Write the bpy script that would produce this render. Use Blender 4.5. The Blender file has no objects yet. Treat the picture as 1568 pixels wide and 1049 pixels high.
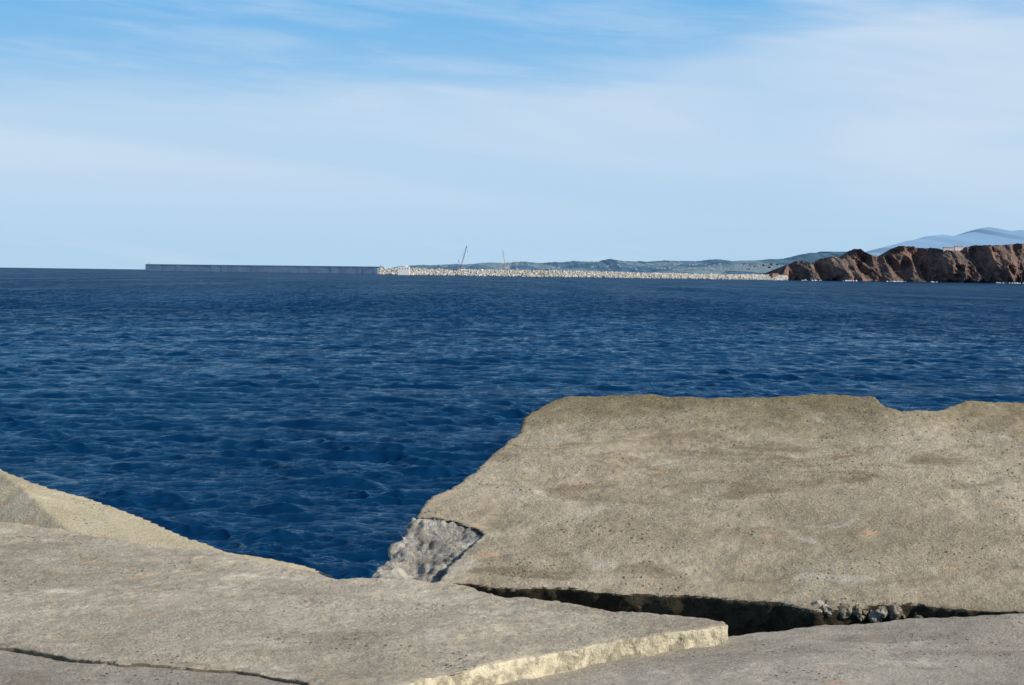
import bpy, bmesh, math, random
import numpy as np
from mathutils import Vector, Matrix, Euler, noise
random.seed(7); rng=np.random.default_rng(11)
sc=bpy.context.scene
H=6.0; F=2926.0
PITCH=math.atan(104.5/F); ROLL=math.radians(0.77)
R=(Matrix.Rotation(math.pi/2-PITCH,3,'X')@Matrix.Rotation(ROLL,3,'Z'))
CAM=Vector((0,0,H))
cd=bpy.data.cameras.new("camera"); cam=bpy.data.objects.new("camera",cd); sc.collection.objects.link(cam)
cam.matrix_world=Matrix.Translation(CAM)@R.to_4x4()
cd.sensor_width=36; cd.lens=36*F/1568; cd.clip_start=0.1; cd.clip_end=200000
sc.camera=cam
sc.view_settings.view_transform='Standard'; sc.view_settings.look='None'; sc.view_settings.exposure=0
# unprojection helper: camera ray through an image pixel -> world position at a given distance
def ray(px,py): return R@Vector(((px-784)/F,-(py-524.5)/F,-1))
def at(px,py,D):
    d=ray(px,py); return CAM+d*(D/d.y)
def onplane(px,py,p,n):
    d=ray(px,py); return CAM+d*((p-CAM).dot(n)/d.dot(n))

# ---------- node helpers
class NT:
    def __init__(s,nt): s.nt=nt; s.N=nt.nodes; s.L=nt.links
    def n(s,t,**k):
        o=s.N.new(t)
        for a,b in k.items(): setattr(o,a,b)
        return o
    def put(s,sock,v):
        if isinstance(v,bpy.types.NodeSocket): s.L.new(v,sock)
        else: sock.default_value=v
    def m(s,op,a,b=None,c=None,clamp=False):
        o=s.n('ShaderNodeMath',operation=op,use_clamp=clamp); s.put(o.inputs[0],a)
        if b is not None: s.put(o.inputs[1],b)
        if c is not None: s.put(o.inputs[2],c)
        return o.outputs[0]
    def mix(s,f,a,b,bt='MIX'):
        o=s.n('ShaderNodeMix',data_type='RGBA',blend_type=bt); s.put(o.inputs[0],f)
        s.put(o.inputs[6],a if isinstance(a,bpy.types.NodeSocket) else (*a,1)); s.put(o.inputs[7],b if isinstance(b,bpy.types.NodeSocket) else (*b,1))
        return o.outputs[2]
    def noise(s,v,sc_,det=4,rough=.5,dist=0):
        o=s.n('ShaderNodeTexNoise'); s.put(o.inputs['Vector'],v); o.inputs['Scale'].default_value=sc_
        o.inputs['Detail'].default_value=det; o.inputs['Roughness'].default_value=rough; o.inputs['Distortion'].default_value=dist
        return o.outputs[0]
    def vor(s,v,sc_,feature='F1',out=0):
        o=s.n('ShaderNodeTexVoronoi',feature=feature); s.put(o.inputs['Vector'],v); o.inputs['Scale'].default_value=sc_
        return o.outputs[out]
    def sm(s,v,a,b,c=0.,d=1.):
        o=s.n('ShaderNodeMapRange',interpolation_type='SMOOTHSTEP'); s.put(o.inputs[0],v); s.put(o.inputs[1],a); s.put(o.inputs[2],b)
        o.inputs[3].default_value=c; o.inputs[4].default_value=d; return o.outputs[0]
    def mapv(s,v,scale=(1,1,1),loc=(0,0,0),rot=(0,0,0)):
        o=s.n('ShaderNodeMapping'); s.put(o.inputs[0],v); o.inputs[1].default_value=loc; o.inputs[2].default_value=rot; o.inputs[3].default_value=scale
        return o.outputs[0]
def mat(name):
    m=bpy.data.materials.new(name); m.use_nodes=True; t=NT(m.node_tree)
    b=t.N['Principled BSDF']; pos=t.n('ShaderNodeNewGeometry')
    return m,t,b,pos
def plain(name,col,rough=.8,var=.15,scale=1.0):
    m,t,b,g=mat(name)
    n=t.noise(g.outputs['Position'],scale,5,.6)
    k=t.sm(n,.3,.7); c=t.mix(k,[x*(1-var) for x in col],[min(1,x*(1+var)) for x in col])
    t.L.new(c,b.inputs['Base Color']); b.inputs['Roughness'].default_value=rough
    b.inputs['Specular IOR Level'].default_value=.1
    return m

def mkobj(name,verts,faces,m=None,smooth=False,parent=None):
    me=bpy.data.meshes.new(name); me.from_pydata([tuple(v) for v in verts],[],faces); me.update()
    o=bpy.data.objects.new(name,me); sc.collection.objects.link(o)
    if m: me.materials.append(m)
    if smooth: me.polygons.foreach_set('use_smooth',[True]*len(me.polygons))
    if parent: o.parent=parent
    return o
def npmesh(name,V,Q,m,smooth=True):
    me=bpy.data.meshes.new(name); V=V.astype(np.float32); Q=Q.astype(np.int32)
    me.vertices.add(len(V)); me.vertices.foreach_set('co',V.ravel())
    me.loops.add(Q.size); me.loops.foreach_set('vertex_index',Q.ravel())
    me.polygons.add(len(Q)); me.polygons.foreach_set('loop_start',np.arange(0,Q.size,4,dtype=np.int32))
    try: me.polygons.foreach_set('loop_total',np.full(len(Q),4,dtype=np.int32))
    except Exception: pass
    me.polygons.foreach_set('use_smooth',np.full(len(Q),smooth))
    me.update(calc_edges=True)
    me.materials.append(m); o=bpy.data.objects.new(name,me); sc.collection.objects.link(o); return o
def gridfaces(nr,nc):
    i=np.arange(nr-1)[:,None]*nc+np.arange(nc-1)[None,:]
    return np.stack([i,i+1,i+nc+1,i+nc],-1).reshape(-1,4)

# ---------- light
SEL=math.radians(33); SAZ=math.atan2(.93,-.36)   # azimuth measured from +Y toward +X
sdir=Vector((math.sin(SAZ)*math.cos(SEL),math.cos(SAZ)*math.cos(SEL),math.sin(SEL)))
ld=bpy.data.lights.new("sun","SUN"); ld.energy=4.6; ld.angle=math.radians(.53); ld.color=(1,.91,.78)
lo=bpy.data.objects.new("sun",ld); sc.collection.objects.link(lo); lo.rotation_euler=sdir.to_track_quat('Z','Y').to_euler()
w=bpy.data.worlds.new("World"); sc.world=w; w.use_nodes=True; t=NT(w.node_tree)
w.cycles.sampling_method='MANUAL'; w.cycles.sample_map_resolution=512
bg=t.N['Background']; bg.inputs[1].default_value=.1
sky=t.n('ShaderNodeTexSky',sky_type='NISHITA'); sky.sun_disc=False; sky.sun_elevation=SEL; sky.sun_rotation=SAZ
sky.air_density=1.0; sky.dust_density=.3; sky.ozone_density=2.5
tc=t.n('ShaderNodeTexCoord'); sp=t.n('ShaderNodeSeparateXYZ'); t.L.new(tc.outputs['Generated'],sp.inputs[0])
az=t.m('ARCTAN2',sp.outputs[0],sp.outputs[1]); el=sp.outputs[2]
cv=t.n('ShaderNodeCombineXYZ'); t.L.new(az,cv.inputs[0]); t.L.new(t.m('ADD',el,t.m('MULTIPLY',az,.07)),cv.inputs[1])
n1=t.noise(t.mapv(cv.outputs[0],(5,42,1),(3.3,1.7,0)),1,5,.55,.4)
n2=t.noise(t.mapv(cv.outputs[0],(16,120,1),(.3,.7,0),(0,0,.06)),1,5,.6,.8)
n3=t.noise(t.mapv(cv.outputs[0],(3.5,22,1),(7.3,2.1,0)),1,4,.5,.4)
wob=t.m('ADD',t.m('MULTIPLY',t.m('SUBTRACT',n1,.5),.05),t.m('MULTIPLY',t.m('SUBTRACT',n2,.5),.018))
e2=t.m('ADD',el,wob)
edge=t.m('ADD',.096,t.m('MULTIPLY',t.sm(az,-.02,.2),.045))
band=t.sm(t.m('SUBTRACT',e2,edge),-.018,.016,1,0)
soft=t.sm(n3,.36,.64,.55,1)
fade=t.sm(el,.005,.075,.2,1)
dens=t.m('MULTIPLY',t.m('MULTIPLY',band,soft),fade)
wisp=t.m('MULTIPLY',t.sm(t.m('ADD',t.m('MULTIPLY',n1,.75),t.m('MULTIPLY',n2,.25)),.44,.68),.42)
dens=t.m('MINIMUM',t.m('MAXIMUM',dens,wisp),1.0)
dens=t.m('MULTIPLY',dens,t.sm(el,.25,.6,1,.25))
lowblue=t.mix(t.sm(el,0,.075),(4.2,6.4,8.5),(3.7,6.1,8.6))
lowblue=t.mix(t.sm(el,.06,.15),lowblue,(1.7,4.7,8.3))
base=t.mix(t.sm(el,.15,.6,.96,.0),sky.outputs[0],lowblue)
col=t.mix(t.m('MULTIPLY',dens,.93),base,(6.1,7.35,8.8))
t.L.new(col,bg.inputs[0])

# ---------- sea
def build_sea():
    r1=[14.]; 
    while r1[-1]<550: r1.append(r1[-1]*1.0021)
    while r1[-1]<90000: r1.append(r1[-1]*1.014)
    r=np.array(r1)
    a=np.concatenate([np.linspace(-75,-20,36)[:-1],np.linspace(-20,20,1200),np.linspace(20,75,36)[1:]])*math.pi/180
    RR,AA=np.meshgrid(r,a,indexing='ij')
    X=RR*np.sin(AA); Y=RR*np.cos(AA); dr=np.gradient(r)[:,None]*np.ones_like(AA)
    lat=np.gradient(a)[None,:]*RR
    sp_=np.maximum(dr,lat)
    Z=np.zeros_like(X); DX=np.zeros_like(X); DY=np.zeros_like(X)
    G=np.ones_like(X)
    for k in range(10):
        l=rng.uniform(3,30); th=rng.uniform(0,math.pi); G+=.14*np.sin(2*math.pi*(X*math.cos(th)+Y*math.sin(th))/l+rng.uniform(0,6))
    G=np.clip(G,.35,1.8)
    nw=120
    for k in range(nw):
        lam=.16*(4.5/.16)**((k+rng.random())/nw)
        th=math.radians(-100)+rng.normal(0,.7)
        kx,ky=math.cos(th)*2*math.pi/lam,math.sin(th)*2*math.pi/lam
        st=.046
        if lam>.9: st=.034
        if lam>2.: st=.025
        A=st*lam/(2*math.pi)
        att=np.clip((lam/sp_-2.0)/2.0,0,1)*G
        ph=kx*X+ky*Y+rng.uniform(0,6.28)
        Z+=A*att*np.cos(ph); s=A*att*np.sin(ph)*.85
        DX-=s*math.cos(th); DY-=s*math.sin(th)
    V=np.stack([X+DX,Y+DY,Z],-1).reshape(-1,3)
    m,t,b,g=mat("sea_water"); t.N.remove(b)
    P=g.outputs['Position']
    patch=t.noise(t.mapv(P,(.02,.006,.02)),1,4,.6)
    c=t.mix(t.sm(patch,.35,.65),(.0022,.030,.088),(.0035,.040,.115))
    f1=t.noise(t.mapv(P,(5.5,9.,2)),1,4,.7,.3)
    bm=t.n('ShaderNodeBump'); bm.inputs['Strength'].default_value=1; bm.inputs['Distance'].default_value=1
    t.L.new(t.m('MULTIPLY',f1,.04),bm.inputs['Height'])
    df=t.n('ShaderNodeBsdfDiffuse'); t.L.new(c,df.inputs[0])
    gl=t.n('ShaderNodeBsdfGlossy'); gl.inputs['Color'].default_value=(.80,.96,1,1); gl.inputs['Roughness'].default_value=.10; t.L.new(bm.outputs[0],gl.inputs['Normal'])
    fr=t.n('ShaderNodeFresnel'); fr.inputs[0].default_value=1.33; t.L.new(bm.outputs[0],fr.inputs['Normal'])
    # beyond the modelled ripples the sea is a statistical rough surface: wave groups as patches of reflectance
    sy=t.n('ShaderNodeSeparateXYZ'); t.L.new(P,sy.inputs[0])
    w1=t.noise(t.mapv(P,(1.3,.34,1)),1,5,.82,.3); w2=t.noise(t.mapv(P,(.36,.06,1)),1,7,.84,.3); w3=t.noise(t.mapv(P,(.03,.004,1)),1,4,.6)
    wv=t.m('ADD',t.m('MULTIPLY',w1,.42),t.m('ADD',t.m('MULTIPLY',w2,.45),t.m('MULTIPLY',w3,.13)))
    far=t.sm(wv,.45,.57,.0,2.2)
    modn=t.sm(wv,.42,.60,.45,1.5)
    k=t.sm(sy.outputs[1],80,320)
    mod=t.m('ADD',t.m('MULTIPLY',far,k),t.m('MULTIPLY',modn,t.m('SUBTRACT',1.0,k)))
    near=t.m('MULTIPLY',t.m('POWER',t.sm(fr.outputs[0],.15,.90),1.8),.72)
    farf=t.m('MULTIPLY',t.sm(fr.outputs[0],.05,1.0),.14)
    ff=t.m('ADD',t.m('MULTIPLY',farf,k),t.m('MULTIPLY',near,t.m('SUBTRACT',1.0,k)))
    fac=t.m('MULTIPLY',ff,mod,clamp=True)
    mx=t.n('ShaderNodeMixShader'); t.L.new(fac,mx.inputs[0]); t.L.new(df.outputs[0],mx.inputs[1]); t.L.new(gl.outputs[0],mx.inputs[2])
    out=[n for n in t.N if n.type=='OUTPUT_MATERIAL'][0]; t.L.new(mx.outputs[0],out.inputs[0])
    npmesh("sea",V,gridfaces(len(r),len(a)),m)
build_sea()

# ---------- concrete
def concrete(name,c1,c2,side=None,lichen=None,seed=0.,blotch=.5,stain=.5,grain=1.,sr=(.75,.45),fresh_from=None):
    m,t,b,g=mat(name); P=t.mapv(g.outputs['Position'],(1,1,1),(seed,seed*.7,seed*.3))
    big=t.noise(P,.9,5,.6,.5); med=t.noise(P,5,6,.65,.3); fine=t.noise(P,62,5,.72); grit=t.noise(P,150,3,.7)
    v=t.m('ADD',t.m('MULTIPLY',big,blotch),t.m('MULTIPLY',med,1-blotch))
    c=t.mix(t.sm(v,.38,.62),c1,c2)
    worn=t.sm(t.noise(P,.7,5,.65,.6),.38,.60,.35,1.)
    c=t.mix(t.m('MULTIPLY',t.sm(fine,.45,.66,.0,.72*grain),worn),c,[x*.5 for x in c1])
    c=t.mix(t.m('MULTIPLY',t.sm(grit,.53,.66,0,.65),worn),c,[min(1,x*1.5) for x in c2])
    vc=t.n('ShaderNodeTexVoronoi'); t.L.new(P,vc.inputs['Vector']); vc.inputs['Scale'].default_value=20
    pit=t.m('MULTIPLY',t.sm(vc.outputs[0],.12,.22,1,0),t.sm(t.noise(P,2.1,4),.50,.60))
    c=t.mix(t.m('MULTIPLY',pit,.65),c,[x*.33 for x in c1])
    st=t.noise(t.mapv(P,(1,2.6,1),(4,2,1)),.9,7,.7,.9)
    c=t.mix(t.sm(st,.49,.64,0,stain),c,[x*.58*y for x,y in zip(c1,(1.05,.97,.88))])
    wh=t.noise(P,1.9,7,.72,.6); c=t.mix(t.sm(wh,.56,.66,0,.5),c,(.74,.69,.59))
    pk=t.noise(t.mapv(P,(1,2.5,1)),2.6,4,.6,.2); c=t.mix(t.sm(pk,.65,.70,0,.65),c,(.66,.44,.28))
    sn=t.n('ShaderNodeSeparateXYZ'); t.L.new(g.outputs['True Normal'],sn.inputs[0])
    sy=t.n('ShaderNodeSeparateXYZ'); t.L.new(g.outputs['Position'],sy.inputs[0])
    if lichen:
        k=t.m('ADD',sy.outputs[1],t.m('MULTIPLY',t.m('SUBTRACT',med,.5),2.2))
        c=t.mix(t.sm(k,lichen[0],lichen[1],0,.8),c,t.mix(t.sm(fine,.4,.6),(.30,.24,.11),(.15,.125,.07)))
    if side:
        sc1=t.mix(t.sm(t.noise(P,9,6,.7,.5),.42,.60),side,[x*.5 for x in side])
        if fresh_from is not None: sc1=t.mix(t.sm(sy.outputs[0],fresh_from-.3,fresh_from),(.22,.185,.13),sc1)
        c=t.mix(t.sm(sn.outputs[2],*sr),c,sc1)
    t.L.new(c,b.inputs['Base Color']); b.inputs['Roughness'].default_value=.92; b.inputs['Specular IOR Level'].default_value=.15
    h=t.m('ADD',t.m('MULTIPLY',t.m('MULTIPLY',fine,worn),.024),t.m('ADD',t.m('MULTIPLY',grit,.004),t.m('SUBTRACT',t.m('MULTIPLY',med,.04),t.m('MULTIPLY',pit,.014))))
    bm=t.n('ShaderNodeBump'); bm.inputs['Strength'].default_value=1; bm.inputs['Distance'].default_value=1
    t.L.new(h,bm.inputs['Height']); t.L.new(bm.outputs[0],b.inputs['Normal'])
    return m
def tex(name,kind,size,**k):
    x=bpy.data.textures.new(name,kind); x.noise_scale=size
    for a,v in k.items(): setattr(x,a,v)
    return x
TX_big=tex("undulation",'CLOUDS',.9,noise_depth=2)
TX_med=tex("roughness",'CLOUDS',.22,noise_depth=3)
TX_fin=tex("grain",'CLOUDS',.04,noise_depth=2)
TX_hard=tex("fracture",'CLOUDS',.3,noise_depth=3,noise_type='HARD_NOISE')
def slab(name,outline,plane_pts,ext,m,vox=.016,jit=.02,disp=(.06,.03,.01),frac=0,seed=0):
    p=[at(*q) for q in plane_pts]; n=(p[1]-p[0]).cross(p[2]-p[0]).normalized()
    if n.z<0: n=-n
    pts=[onplane(x,y,p[0],n) for x,y in outline]
    out=[]
    for i,a in enumerate(pts):          # ragged cast edge
        b_=pts[(i+1)%len(pts)]; L=(b_-a).length; k=max(1,int(L/.05))
        k=min(k,60)
        for j in range(k):
            q=a.lerp(b_,j/k); q=q+Vector(noise.noise_vector(q*3.1+Vector((seed,0,0))))*jit+Vector(noise.noise_vector(q*11+Vector((seed,3,0))))*jit*.7
            q=q-n*(q-p[0]).dot(n); out.append(q)
    e=Vector(ext)
    N=len(out); V=out+[q+e for q in out]
    F_=[list(range(N)),list(range(2*N-1,N-1,-1))]+[[i,i+N,(i+1)%N+N,(i+1)%N] for i in range(N)]
    me=bpy.data.meshes.new(name); me.from_pydata([tuple(v) for v in V],[],F_)
    bm=bmesh.new(); bm.from_mesh(me); bmesh.ops.recalc_face_normals(bm,faces=bm.faces); bmesh.ops.triangulate(bm,faces=bm.faces); bm.to_mesh(me); bm.free()
    me.materials.append(m); o=bpy.data.objects.new(name,me); sc.collection.objects.link(o)
    r=o.modifiers.new("r",'REMESH'); r.mode='VOXEL'; r.voxel_size=vox; r.use_smooth_shade=True
    s=o.modifiers.new("s",'SMOOTH'); s.iterations=1; s.factor=.5
    for k,(tx,st) in enumerate(((TX_big,disp[0]),(TX_med,disp[1]),(TX_fin,disp[2]))):
        d=o.modifiers.new("d%d"%k,'DISPLACE'); d.texture=tx; d.texture_coords='GLOBAL'; d.strength=st; d.mid_level=.5
    if frac:
        d=o.modifiers.new("f",'DISPLACE'); d.texture=TX_hard; d.texture_coords='GLOBAL'; d.strength=-frac; d.mid_level=.3
    return o
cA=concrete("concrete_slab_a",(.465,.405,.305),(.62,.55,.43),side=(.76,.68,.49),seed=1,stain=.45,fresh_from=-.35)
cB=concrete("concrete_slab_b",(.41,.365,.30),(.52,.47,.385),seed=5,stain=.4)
cE=concrete("concrete_block_e",(.40,.335,.235),(.60,.52,.385),side=(.10,.085,.055),sr=(.55,.15),lichen=(12.3,13.4),seed=9,blotch=.6,stain=.7)  # dark side colour paints the shadow of the gap onto the steep faces
cD=concrete("concrete_block_d",(.57,.495,.33),(.70,.615,.44),seed=14,stain=.25,grain=.5)
cR=concrete("broken_concrete",(.25,.235,.205),(.68,.64,.56),seed=3,blotch=.1,stain=.4)
cG=concrete("aggregate",(.26,.23,.17),(.46,.41,.31),seed=3,blotch=.1)

def level(px,py,z):
    d=ray(px,py); return (px,py,d.y*((z-H)/d.z))
# big front slab
slab("concrete_slab",[(-500,770),(0,803),(60,806),(115,814),(190,826),(350,850),(420,863),(510,885),(600,889),(690,893),(760,904),(860,918),(960,934),(1050,945),(1104,951),(1111,957),(1060,962),(960,977),(850,997),(745,1016),(660,1036),(600,1052),(500,1052),(362,1022),(185,1017),(60,999),(0,990),(-500,940)],
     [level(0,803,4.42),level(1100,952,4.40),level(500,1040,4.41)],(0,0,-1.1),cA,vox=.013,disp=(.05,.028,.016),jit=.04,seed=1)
# right foreground slab, a little lower
slab("concrete_slab",[(1085,982),(1112,975),(1180,966),(1245,956),(1330,950),(1400,945),(1568,940),(2100,925),(2300,1500),(300,1500),(520,1085),(700,1044),(900,1010)],
     [level(1110,975,4.31),level(1568,940,4.335),level(700,1048,4.31)],(0,.15,-1.1),cB,disp=(.05,.018,.009),seed=2)
# lower-left slab
slab("concrete_slab",[(-500,945),(0,993),(60,1002),(185,1020),(362,1024),(500,1056),(400,1300),(-900,1300)],
     [level(0,994,4.398),level(185,1020,4.398),level(300,1100,4.398)],(0,0,-1.1),cB,disp=(.04,.018,.009),seed=3)
# left tilted block
slab("concrete_block",[(-90,672),(0,716),(40,733),(80,748),(140,764),(230,797),(290,824),(350,846),(425,857),(470,867),(515,884),(505,915),(350,890),(150,850),(112,815),(75,785),(45,756),(0,720),(-60,690)],
     [(0,718,13.0),(350,850,12.2),(115,812,11.9)],(-1.4,-.85,-1.05),cD,disp=(.03,.012,.007),jit=.016,seed=4)
# right tilted block
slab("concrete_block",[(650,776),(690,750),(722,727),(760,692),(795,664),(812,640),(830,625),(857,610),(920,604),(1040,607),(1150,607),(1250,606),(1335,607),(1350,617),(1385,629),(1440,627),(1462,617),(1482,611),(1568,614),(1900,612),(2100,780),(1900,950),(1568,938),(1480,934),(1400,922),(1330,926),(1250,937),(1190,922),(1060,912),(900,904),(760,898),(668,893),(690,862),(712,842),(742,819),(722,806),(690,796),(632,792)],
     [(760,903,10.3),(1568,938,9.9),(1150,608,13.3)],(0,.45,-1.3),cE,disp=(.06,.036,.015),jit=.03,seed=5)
# fractured corner
slab("broken_concrete_corner",[(569,884),(592,846),(628,797),(700,800),(760,820),(770,850),(730,905),(560,905)],
     [(628,801,11.28),(570,883,10.66),(720,895,10.55)],(.1,.2,-1.2),cR,vox=.010,disp=(.05,.09,.035),frac=.08,jit=.05,seed=6)
# aggregate rubble lodged in the joint
rv=[];rf=[]
def rock(c,s):
    bm=bmesh.new(); bmesh.ops.create_icosphere(bm,subdivisions=3,radius=1)
    sd=Vector((random.random()*90,random.random()*90,0)); sx=[random.uniform(.7,1.3) for _ in range(3)]
    rot=Euler([random.uniform(0,6) for _ in range(3)]).to_matrix(); b0=len(rv)
    for v in bm.verts:
        d=1+.45*noise.noise(v.co*1.6+sd)+.2*noise.noise(v.co*4+sd)
        q=Vector([v.co[i]*sx[i] for i in range(3)])*d*s; rv.append(tuple(rot@q+c))
    bm.verts.index_update()
    for f in bm.faces: rf.append([b0+v.index for v in f.verts])
    bm.free()
for i in range(46):
    x=random.uniform(1250,1410); y=random.uniform(922,946); rock(at(x,y+4,10.02+random.uniform(-.03,.14)),random.uniform(.012,.042))
mkobj("aggregate_rubble",rv,rf,cG,smooth=False)
# core of the breakwater under the slabs (rubble mound falling to the sea)
nx,ny=160,90; V=[]
for j in range(ny):
    y=-12+j*(34/(ny-1))
    for i in range(nx):
        x=-30+i*(60/(nx-1)); z=3.0 if y<10 else 3.0-(y-10)*.55
        z+=.35*noise.noise(Vector((x*.8,y*.8,0)))+.2*noise.noise(Vector((x*2.3,y*2.3,5)))
        V.append((x,y,z))
npmesh("breakwater_mound",np.array(V),gridfaces(ny,nx),plain("mound_rock",(.10,.09,.07),var=.4,scale=2))

# ---------- far breakwater wall
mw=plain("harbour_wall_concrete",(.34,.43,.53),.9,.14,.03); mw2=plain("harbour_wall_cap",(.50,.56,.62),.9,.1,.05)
class Box:
    def __init__(s): s.v=[]; s.f=[]
    def add(s,c,ax,ay,az_):
        b=len(s.v)
        for sx in(-1,1):
            for sy in(-1,1):
                for sz in(-1,1): s.v.append(c+ax*sx+ay*sy+az_*sz)
        s.f+=[[b+i for i in q] for q in((0,1,3,2),(4,6,7,5),(0,4,5,1),(2,3,7,6),(0,2,6,4),(1,5,7,3))]
    def beam(s,a,b_,w_):
        d=(b_-a); L=d.length; d.normalize(); u=d.orthogonal().normalized(); v=d.cross(u)
        s.add((a+b_)/2,d*L/2,u*w_/2,v*w_/2)
    def obj(s,name,m,parent=None): return mkobj(name,s.v,s.f,m,parent=parent)
par=bpy.data.objects.new("harbour_wall",None); sc.collection.objects.link(par)
a=at(225,413,8000); b_=at(590,418,7700); a.z=0; b_.z=0
d=(b_-a); L=d.length; d.normalize(); nrm=Vector((d.y,-d.x,0)); up=Vector((0,0,1))
ht0=at(225,405,8000).z; ht1=at(590,409,7700).z
B=Box(); C=Box(); n=46
for i in range(n):
    c=a+d*(L*(i+.5)/n); h=ht0+(ht1-ht0)*(i+.5)/n
    off=nrm*random.uniform(-.4,.4)
    B.add(c+up*h/2+off,d*(L/n/2-.25),nrm*14,up*h/2)
    C.add(c+up*(h+.9),d*(L/n/2-.1),nrm*14.6,up*.9)
B.add(a+up*(ht0/2-3)+d*L/2,d*L/2*.995,nrm*13,up*(ht0/2-3))
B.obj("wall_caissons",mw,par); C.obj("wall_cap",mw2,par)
P=Box(); P.beam(a+d*8+up*ht0,a+d*8+up*(ht0+9),1.6); P.beam(b_-d*20+up*ht1,b_-d*20+up*(ht1+10),1.4); P.obj("beacon_posts",plain("post",(.2,.2,.2)),par)

# ---------- rock armour
mr,t,bb,g=mat("armour_blocks"); oi=t.vor(g.outputs['Position'],.16,'F1',1)
sx=t.n('ShaderNodeSeparateXYZ'); t.L.new(oi,sx.inputs[0])
c=t.mix(sx.outputs[0],(.52,.48,.41),(.78,.73,.64)); c=t.mix(t.sm(sx.outputs[1],.6,.9,0,.5),c,(.33,.32,.30)); t.L.new(c,bb.inputs['Base Color']); bb.inputs['Roughness'].default_value=.95
path=[(580,5260,410),(625,5220,411.5),(740,5150,412.5),(850,5100,414),(950,5040,416.5),(1060,5000,419),(1130,4980,420),(1205,4980,421.5)]
X_=[p[0] for p in path]
def pint(x,k): return float(np.interp(x,X_,[p[k] for p in path]))
B=Box(); core=[];cf=[]
for x in np.arange(580,1206,4.):
    D=pint(x,1); top=at(x,pint(x,2),D+25)
    fr=top.copy(); fr.z=-2; fr.y=D-6
    core+= [fr+Vector((0,6,0)),top-Vector((0,0,4)),top+Vector((0,50,-4)),top+Vector((0,50,-top.z))]
k=len(core)//4
for i in range(k-1):
    for j in range(3): b0=i*4+j; cf.append([b0,b0+4,b0+5,b0+1])
par=bpy.data.objects.new("rock_breakwater",None); sc.collection.objects.link(par)
mkobj("core",core,cf,plain("armour_core",(.45,.41,.34),var=.3,scale=.1),parent=par)
for i in range(5200):
    x=random.uniform(580,1205); D=pint(x,1); top=at(x,pint(x,2),D+25); f=random.random()
    if x<740: s=random.uniform(1.3,3.0)
    else: s=random.uniform(1.1,2.4)
    c=Vector((top.x+random.uniform(-3,3),D-6+f*32,f*(top.z-s*.8)+random.uniform(-.8,.8)))
    r=Euler([random.uniform(0,6) for _ in range(3)]).to_matrix()
    B.add(c,r@Vector((s,0,0)),r@Vector((0,s*random.uniform(.6,1),0)),r@Vector((0,0,s*random.uniform(.6,1))))
B.obj("armour_blocks",mr,par)

# ---------- white harbour building on the wall end
par=bpy.data.objects.new("white_harbour_building",None); sc.collection.objects.link(par)
mwh=plain("white_render",(.9,.88,.82),var=.04); mdk=plain("dark_opening",(.05,.05,.06)); mrf=plain("roof_grey",(.45,.43,.4))
DB=5200
a=at(610,417,DB); b_=at(627,417,DB); h0=at(619,408,DB).z; wz=(b_.x-a.x)/2
c=Vector(((a.x+b_.x)/2,DB,0)); Bx=Box(); Bx.add(c+up*h0/2,Vector((wz,0,0)),Vector((0,10,0)),up*h0/2); Bx.add(c+Vector((wz*.3,0,h0+1.5)),Vector((wz*.4,0,0)),Vector((0,7,0)),up*1.5); Bx.obj("walls",mwh,par)
Bx=Box(); 
for i in range(4): Bx.add(c+Vector((-wz*.75+i*wz*.5,-10.02,h0*.72)),Vector((wz*.08,0,0)),Vector((0,.1,0)),up*1.2)
Bx.obj("windows",mdk,par)
Bx=Box(); Bx.add(c+up*(h0+.25)+Vector((-wz*.4,0,0)),Vector((wz*.62,0,0)),Vector((0,10.6,0)),up*.25); Bx.obj("roof",mrf,par)

# ---------- cranes
def crane(px,pyb,tx,ty,D,w_,m,back):
    par=bpy.data.objects.new("lattice_boom_crane",None); sc.collection.objects.link(par)
    base=at(px,pyb,D); tip=at(tx,ty,D); ax=(tip-base); L=ax.length; ax.normalize()
    u=Vector((0,1,0)); v=ax.cross(u).normalized(); B=Box(); W=w_
    def cor(s,k):
        ww=W*(1-.6*abs(s-.4)/.6) if s>.4 else W*(.4+.6*s/.4)
        su,sv=((-1,-1),(1,-1),(1,1),(-1,1))[k]; return base+ax*(L*s)+u*su*ww+v*sv*ww
    n=14
    for i in range(n):
        for k in range(4):
            B.beam(cor(i/n,k),cor((i+1)/n,k),.6); B.beam(cor(i/n,k),cor((i+1)/n,(k+1)%4),.35)
    B.obj("boom",m,par)
    M=Box(); mast=base+Vector((back*7,0,16)); M.beam(base+Vector((0,0,2)),mast,.6); M.beam(mast,tip,.25); M.beam(mast,base+Vector((back*9,0,2)),.4)
    M.beam(tip,tip+Vector((-back*1.5,0,-16)),.3); M.add(tip+Vector((-back*1.5,0,-17)),Vector((.8,0,0)),Vector((0,.8,0)),Vector((0,0,1.2)))
    M.obj("mast_and_cables",m,par)
    K=Box(); K.add(base+Vector((back*4,0,0)),Vector((6,0,0)),Vector((0,3.5,0)),Vector((0,0,2.0))); K.add(base+Vector((back*9,0,1)),Vector((2,0,0)),Vector((0,3.6,0)),Vector((0,0,2.4))); K.add(base+Vector((-back*1,-3,1.2)),Vector((1.6,0,0)),Vector((0,1.2,0)),Vector((0,0,1.8)))
    K.add(base+Vector((back*4,-4,-3.0)),Vector((6,0,0)),Vector((0,1,0)),Vector((0,0,1))); K.add(base+Vector((back*4,4,-3.0)),Vector((6,0,0)),Vector((0,1,0)),Vector((0,0,1)))
    K.obj("cab_and_tracks",m,par)
mc=plain("crane_steel",(.22,.26,.32)); mc2=plain("crane_steel_pale",(.55,.50,.50))
crane(706,408,715,376,5195,1.2,mc,-1)
crane(774,409.5,770,383,5170,.7,mc2,1)

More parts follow.
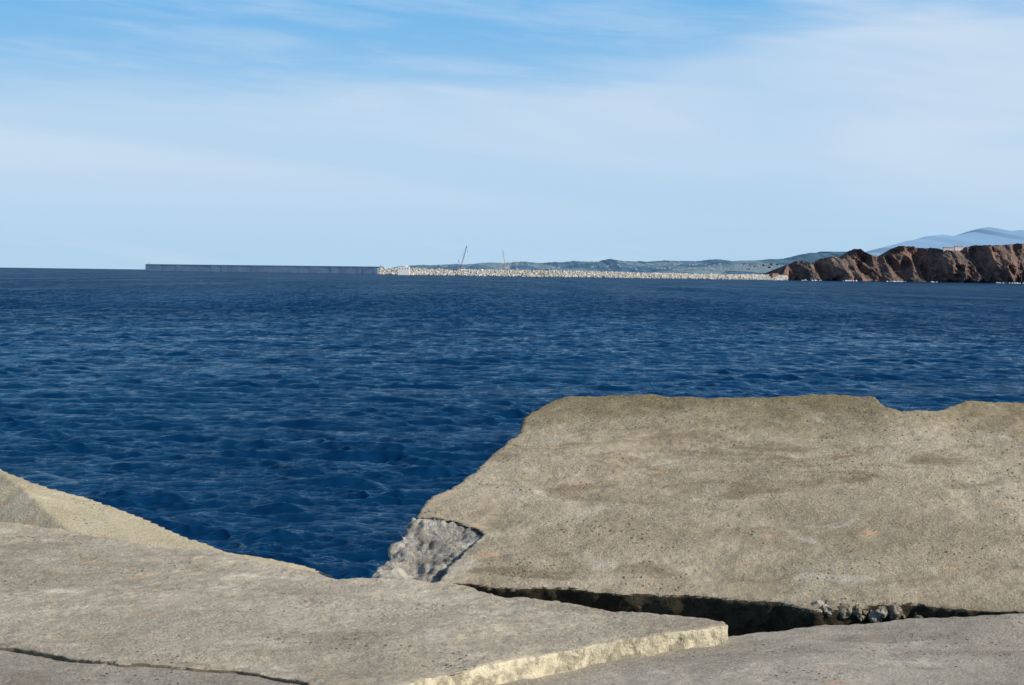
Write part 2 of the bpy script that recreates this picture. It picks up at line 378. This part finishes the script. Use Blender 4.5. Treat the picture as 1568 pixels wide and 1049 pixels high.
# ---------- cliffs
def profile(pts,x): return float(np.interp(x,[p[0] for p in pts],[p[1] for p in pts]))
cp=[(1172,427),(1180,420),(1190,421),(1198,424),(1204,413),(1212,406),(1222,402),(1236,400),(1244,407),(1252,403),(1264,396),(1276,394),(1290,399),(1298,397),(1304,386),(1312,382),(1322,383),(1330,388),(1338,392),(1352,396),(1362,394),(1370,382),(1380,378),(1400,378),(1418,381),(1435,381),(1450,385),(1474,385),(1486,379),(1496,377),(1520,377),(1545,376),(1568,374),(1640,371),(1800,380),(2000,372),(2300,390)]
D0=5000; x0=at(1172,430,D0).x; x1=at(2300,430,D0).x
nx,nf,npl=1300,90,26; ny=nf+npl; V=np.zeros((ny,nx,3))
for i in range(nx):
    x=x0+(x1-x0)*i/(nx-1); px=784+x/D0*F
    top=at(px,profile(cp,px)-1.8,D0-10).z+noise.noise(Vector((x*.09,0,33)))*3+noise.noise(Vector((x*.3,0,33)))*1.6
    top=max(top,1)
    amp=min(1,top/50)
    for j in range(nf):
        s=j/(nf-1); z=-3+(top+3)*s
        sk=x+z*.3
        b1=noise.noise(Vector((sk*.013,z*.008,2))); b2=noise.noise(Vector((sk*.030+4,z*.018,5)))
        dsp=(abs(b1)**.7*(1 if b1>0 else -1))*115+(1-abs(b2)*2.2)*26
        dsp+=noise.fractal(Vector((sk*.05,z*.045,8)),.8,2.1,6)*17
        yy=s**1.5*45*amp-dsp*amp*(1-s*.35)
        V[j,i]=(x,D0+yy,z)
    yt=V[nf-1,i,1]
    for j in range(npl):
        s=(j+1)/npl; V[nf+j,i]=(V[nf-1,i,0],yt+s*500,top*(1-s*.6)+noise.noise(Vector((x*.03,s*6,12)))*2*s)
mcl,t,bb,g=mat("cliff_rock"); P_=g.outputs['Position']
n1=t.noise(t.mapv(P_,(.03,.02,.02),rot=(0,.3,0)),1,6,.7,.6); n2=t.noise(P_,.07,5,.7,.5); n3=t.noise(P_,.012,4,.6)
c=t.mix(t.sm(n1,.38,.62),(.105,.068,.055),(.28,.16,.108)); c=t.mix(t.sm(n2,.48,.68,0,.7),c,(.08,.062,.056)); c=t.mix(t.sm(n3,.5,.62,0,.55),c,(.42,.25,.155))
sn=t.n('ShaderNodeSeparateXYZ'); t.L.new(g.outputs['Normal'],sn.inputs[0])
gr=t.m('MULTIPLY',t.sm(sn.outputs[2],.6,.9,0,.8),t.sm(n2,.35,.55)); c=t.mix(gr,c,(.08,.085,.05)); c=t.mix(.12,c,(.15,.21,.33)); t.L.new(c,bb.inputs['Base Color']); bb.inputs['Roughness'].default_value=1; bb.inputs['Specular IOR Level'].default_value=0  # final blue mix puts distance haze into the rock colour
bm=t.n('ShaderNodeBump'); bm.inputs['Distance'].default_value=9; bm.inputs['Strength'].default_value=1; t.L.new(t.m('ADD',n1,t.m('MULTIPLY',n2,.4)),bm.inputs['Height']); t.L.new(bm.outputs[0],bb.inputs['Normal'])
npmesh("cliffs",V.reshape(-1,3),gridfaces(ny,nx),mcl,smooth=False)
CV=V.copy()
def cliff_y(px):
    x=(px-784)/F*D0; i=int((x-x0)/(x1-x0)*(nx-1)); return CV[nf-1,i,1],CV[nf-1,i,2]
# houses on the headland
def house(name,px,wd,dp,hh,roofc,wallc,back=8):
    par=bpy.data.objects.new(name,None); sc.collection.objects.link(par)
    yb,zb=cliff_y(px); c=Vector(((px-784)/F*D0,yb+back,zb-1)); Bx=Box(); Bx.add(c+up*(hh/2-2),Vector((wd/2,0,0)),Vector((0,dp/2,0)),up*(hh/2+4)); Bx.obj("walls",wallc,par)
    z=c.z+hh+2.01; v=[(c.x-wd/2-1,c.y-dp/2-1,z),(c.x+wd/2+1,c.y-dp/2-1,z),(c.x+wd/2+1,c.y+dp/2+1,z),(c.x-wd/2-1,c.y+dp/2+1,z),(c.x-wd/2+2,c.y,z+hh*.4),(c.x+wd/2-2,c.y,z+hh*.4)]
    mkobj("roof",v,[[0,1,5,4],[2,3,4,5],[1,2,5],[3,0,4],[0,3,2,1]],roofc,parent=par)
    W=Box()
    for i in range(4): W.add(c+Vector((-wd*.36+i*wd*.24,-dp/2-.05,hh*.6)),Vector((wd*.025,0,0)),Vector((0,.1,0)),up*hh*.1)
    W.obj("windows",mdk,par)
mtile=plain("roof_tiles",(.38,.26,.20)); mcream=plain("cream_wall",(.80,.74,.64))
house("white_house",1474,22,12,9,mtile,mwh); house("cream_house",1452,26,12,5,mtile,mcream)

# ---------- hills
def hills(name,pts,D,depth,m,nx=700,ny=50,rough=10,sc_=.002,seed=0,rid=0,sil=None):
    sil=rough if sil is None else sil
    xa=at(pts[0][0],420,D).x; xb=at(pts[-1][0],420,D).x; V=np.zeros((ny,nx,3))
    for i in range(nx):
        x=xa+(xb-xa)*i/(nx-1); px=784+x/D*F; top=at(px,profile(pts,px),D).z+noise.noise(Vector((x*sc_*5,0,seed)))*sil*.35+noise.noise(Vector((x*sc_*24,0,seed)))*sil*.16
        for j in range(ny):
            s=j/(ny-1); yy=-depth+s*depth*1.6
            e=s/.625 if s<.625 else 1-(s-.625)*1.2
            if not rid and s<.625: e=math.sin(math.pi/2*e)
            z=top*e+noise.noise(Vector((x*sc_,yy*sc_,seed)))*rough*(1-abs(e))*2*min(1,s*4)
            if s<.6: z+=noise.fractal(Vector((x*sc_*4,yy*sc_*4,seed)),.8,2.1,4)*rough*.7*min(1,s*4)*(1-s/.62)
            V[j,i]=(x,D+yy,z if s>0 else -5)
    npmesh(name,V.reshape(-1,3),gridfaces(ny,nx),m)
mh,t,bb,g=mat("hill_fields"); P_=g.outputs['Position']
vv=t.n('ShaderNodeTexVoronoi'); t.L.new(t.mapv(P_,(.006,.0022,.004)),vv.inputs['Vector']); vv.inputs['Scale'].default_value=1
sx=t.n('ShaderNodeSeparateXYZ'); t.L.new(vv.outputs[1],sx.inputs[0])
n1=t.noise(t.mapv(P_,(.006,.003,.01)),1,5,.65,.3)
c=t.mix(t.sm(n1,.42,.56),(.035,.085,.13),(.11,.19,.18)); c=t.mix(t.sm(sx.outputs[0],.7,.75,0,.7),c,(.26,.31,.25)); c=t.mix(.38,c,(.14,.27,.47)); t.L.new(c,bb.inputs['Base Color']); bb.inputs['Roughness'].default_value=1; bb.inputs['Specular IOR Level'].default_value=0  # last mix tints the fields blue, aerial haze held in the colour
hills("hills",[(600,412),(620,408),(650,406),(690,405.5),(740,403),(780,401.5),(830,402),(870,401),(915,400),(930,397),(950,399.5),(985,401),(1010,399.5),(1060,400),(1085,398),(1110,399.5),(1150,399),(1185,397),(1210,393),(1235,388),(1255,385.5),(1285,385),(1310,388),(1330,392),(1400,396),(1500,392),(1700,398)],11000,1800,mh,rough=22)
# 30 km away: haze is painted into the base colour, shading follows a mostly constant normal
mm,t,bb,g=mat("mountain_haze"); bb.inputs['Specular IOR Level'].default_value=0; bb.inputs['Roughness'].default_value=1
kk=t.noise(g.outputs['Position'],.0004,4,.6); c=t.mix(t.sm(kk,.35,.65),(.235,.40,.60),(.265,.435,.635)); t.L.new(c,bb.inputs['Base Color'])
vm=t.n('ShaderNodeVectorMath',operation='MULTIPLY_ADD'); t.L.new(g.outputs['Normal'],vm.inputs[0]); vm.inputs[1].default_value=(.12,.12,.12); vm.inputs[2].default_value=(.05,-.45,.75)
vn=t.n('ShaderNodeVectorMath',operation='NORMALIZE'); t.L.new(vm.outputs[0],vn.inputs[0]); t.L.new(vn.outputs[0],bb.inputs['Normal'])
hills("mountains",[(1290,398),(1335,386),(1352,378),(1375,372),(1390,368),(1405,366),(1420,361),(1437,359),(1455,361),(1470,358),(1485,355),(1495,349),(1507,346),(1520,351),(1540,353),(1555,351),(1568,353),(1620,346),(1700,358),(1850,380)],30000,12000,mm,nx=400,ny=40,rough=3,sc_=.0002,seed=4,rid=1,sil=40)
# distant village
B=Box(); Rf=Box()
for i in range(110):
    x=random.choice([random.gauss(1160,25),random.gauss(1080,60),random.uniform(640,1180)]); y=random.uniform(404,414)
    x=min(x,1190)
    if x<900: y=random.uniform(407,412)
    D=9600; c=at(x,y,D); s=random.uniform(4,8)
    B.add(c,Vector((s,0,0)),Vector((0,6,0)),up*3)
    Rf.add(c+up*4,Vector((s*.8,0,0)),Vector((0,5,0)),up*1)
par=bpy.data.objects.new("distant_village",None); sc.collection.objects.link(par)
B.obj("houses",plain("village_wall",(.42,.46,.50)),par); Rf.obj("roofs",plain("village_roof",(.27,.27,.30)),par)
# surf at the foot of the cliffs
rv=[];rf=[]
for (xa,xb,k) in ((1178,1200,5),(1228,1262,10),(1290,1312,7),(1355,1390,12),(1425,1440,3),(1525,1570,16),(730,745,2)):
    for i in range(k*2):
        x=random.uniform(xa,xb); D=4880 if x>1000 else 5110
        c=at(x,430,D); c.z=random.uniform(-.8,.2); rock(c,random.uniform(1.0,2.4))
mkobj("surf_foam",rv,rf,plain("foam",(.8,.82,.84)),smooth=True)
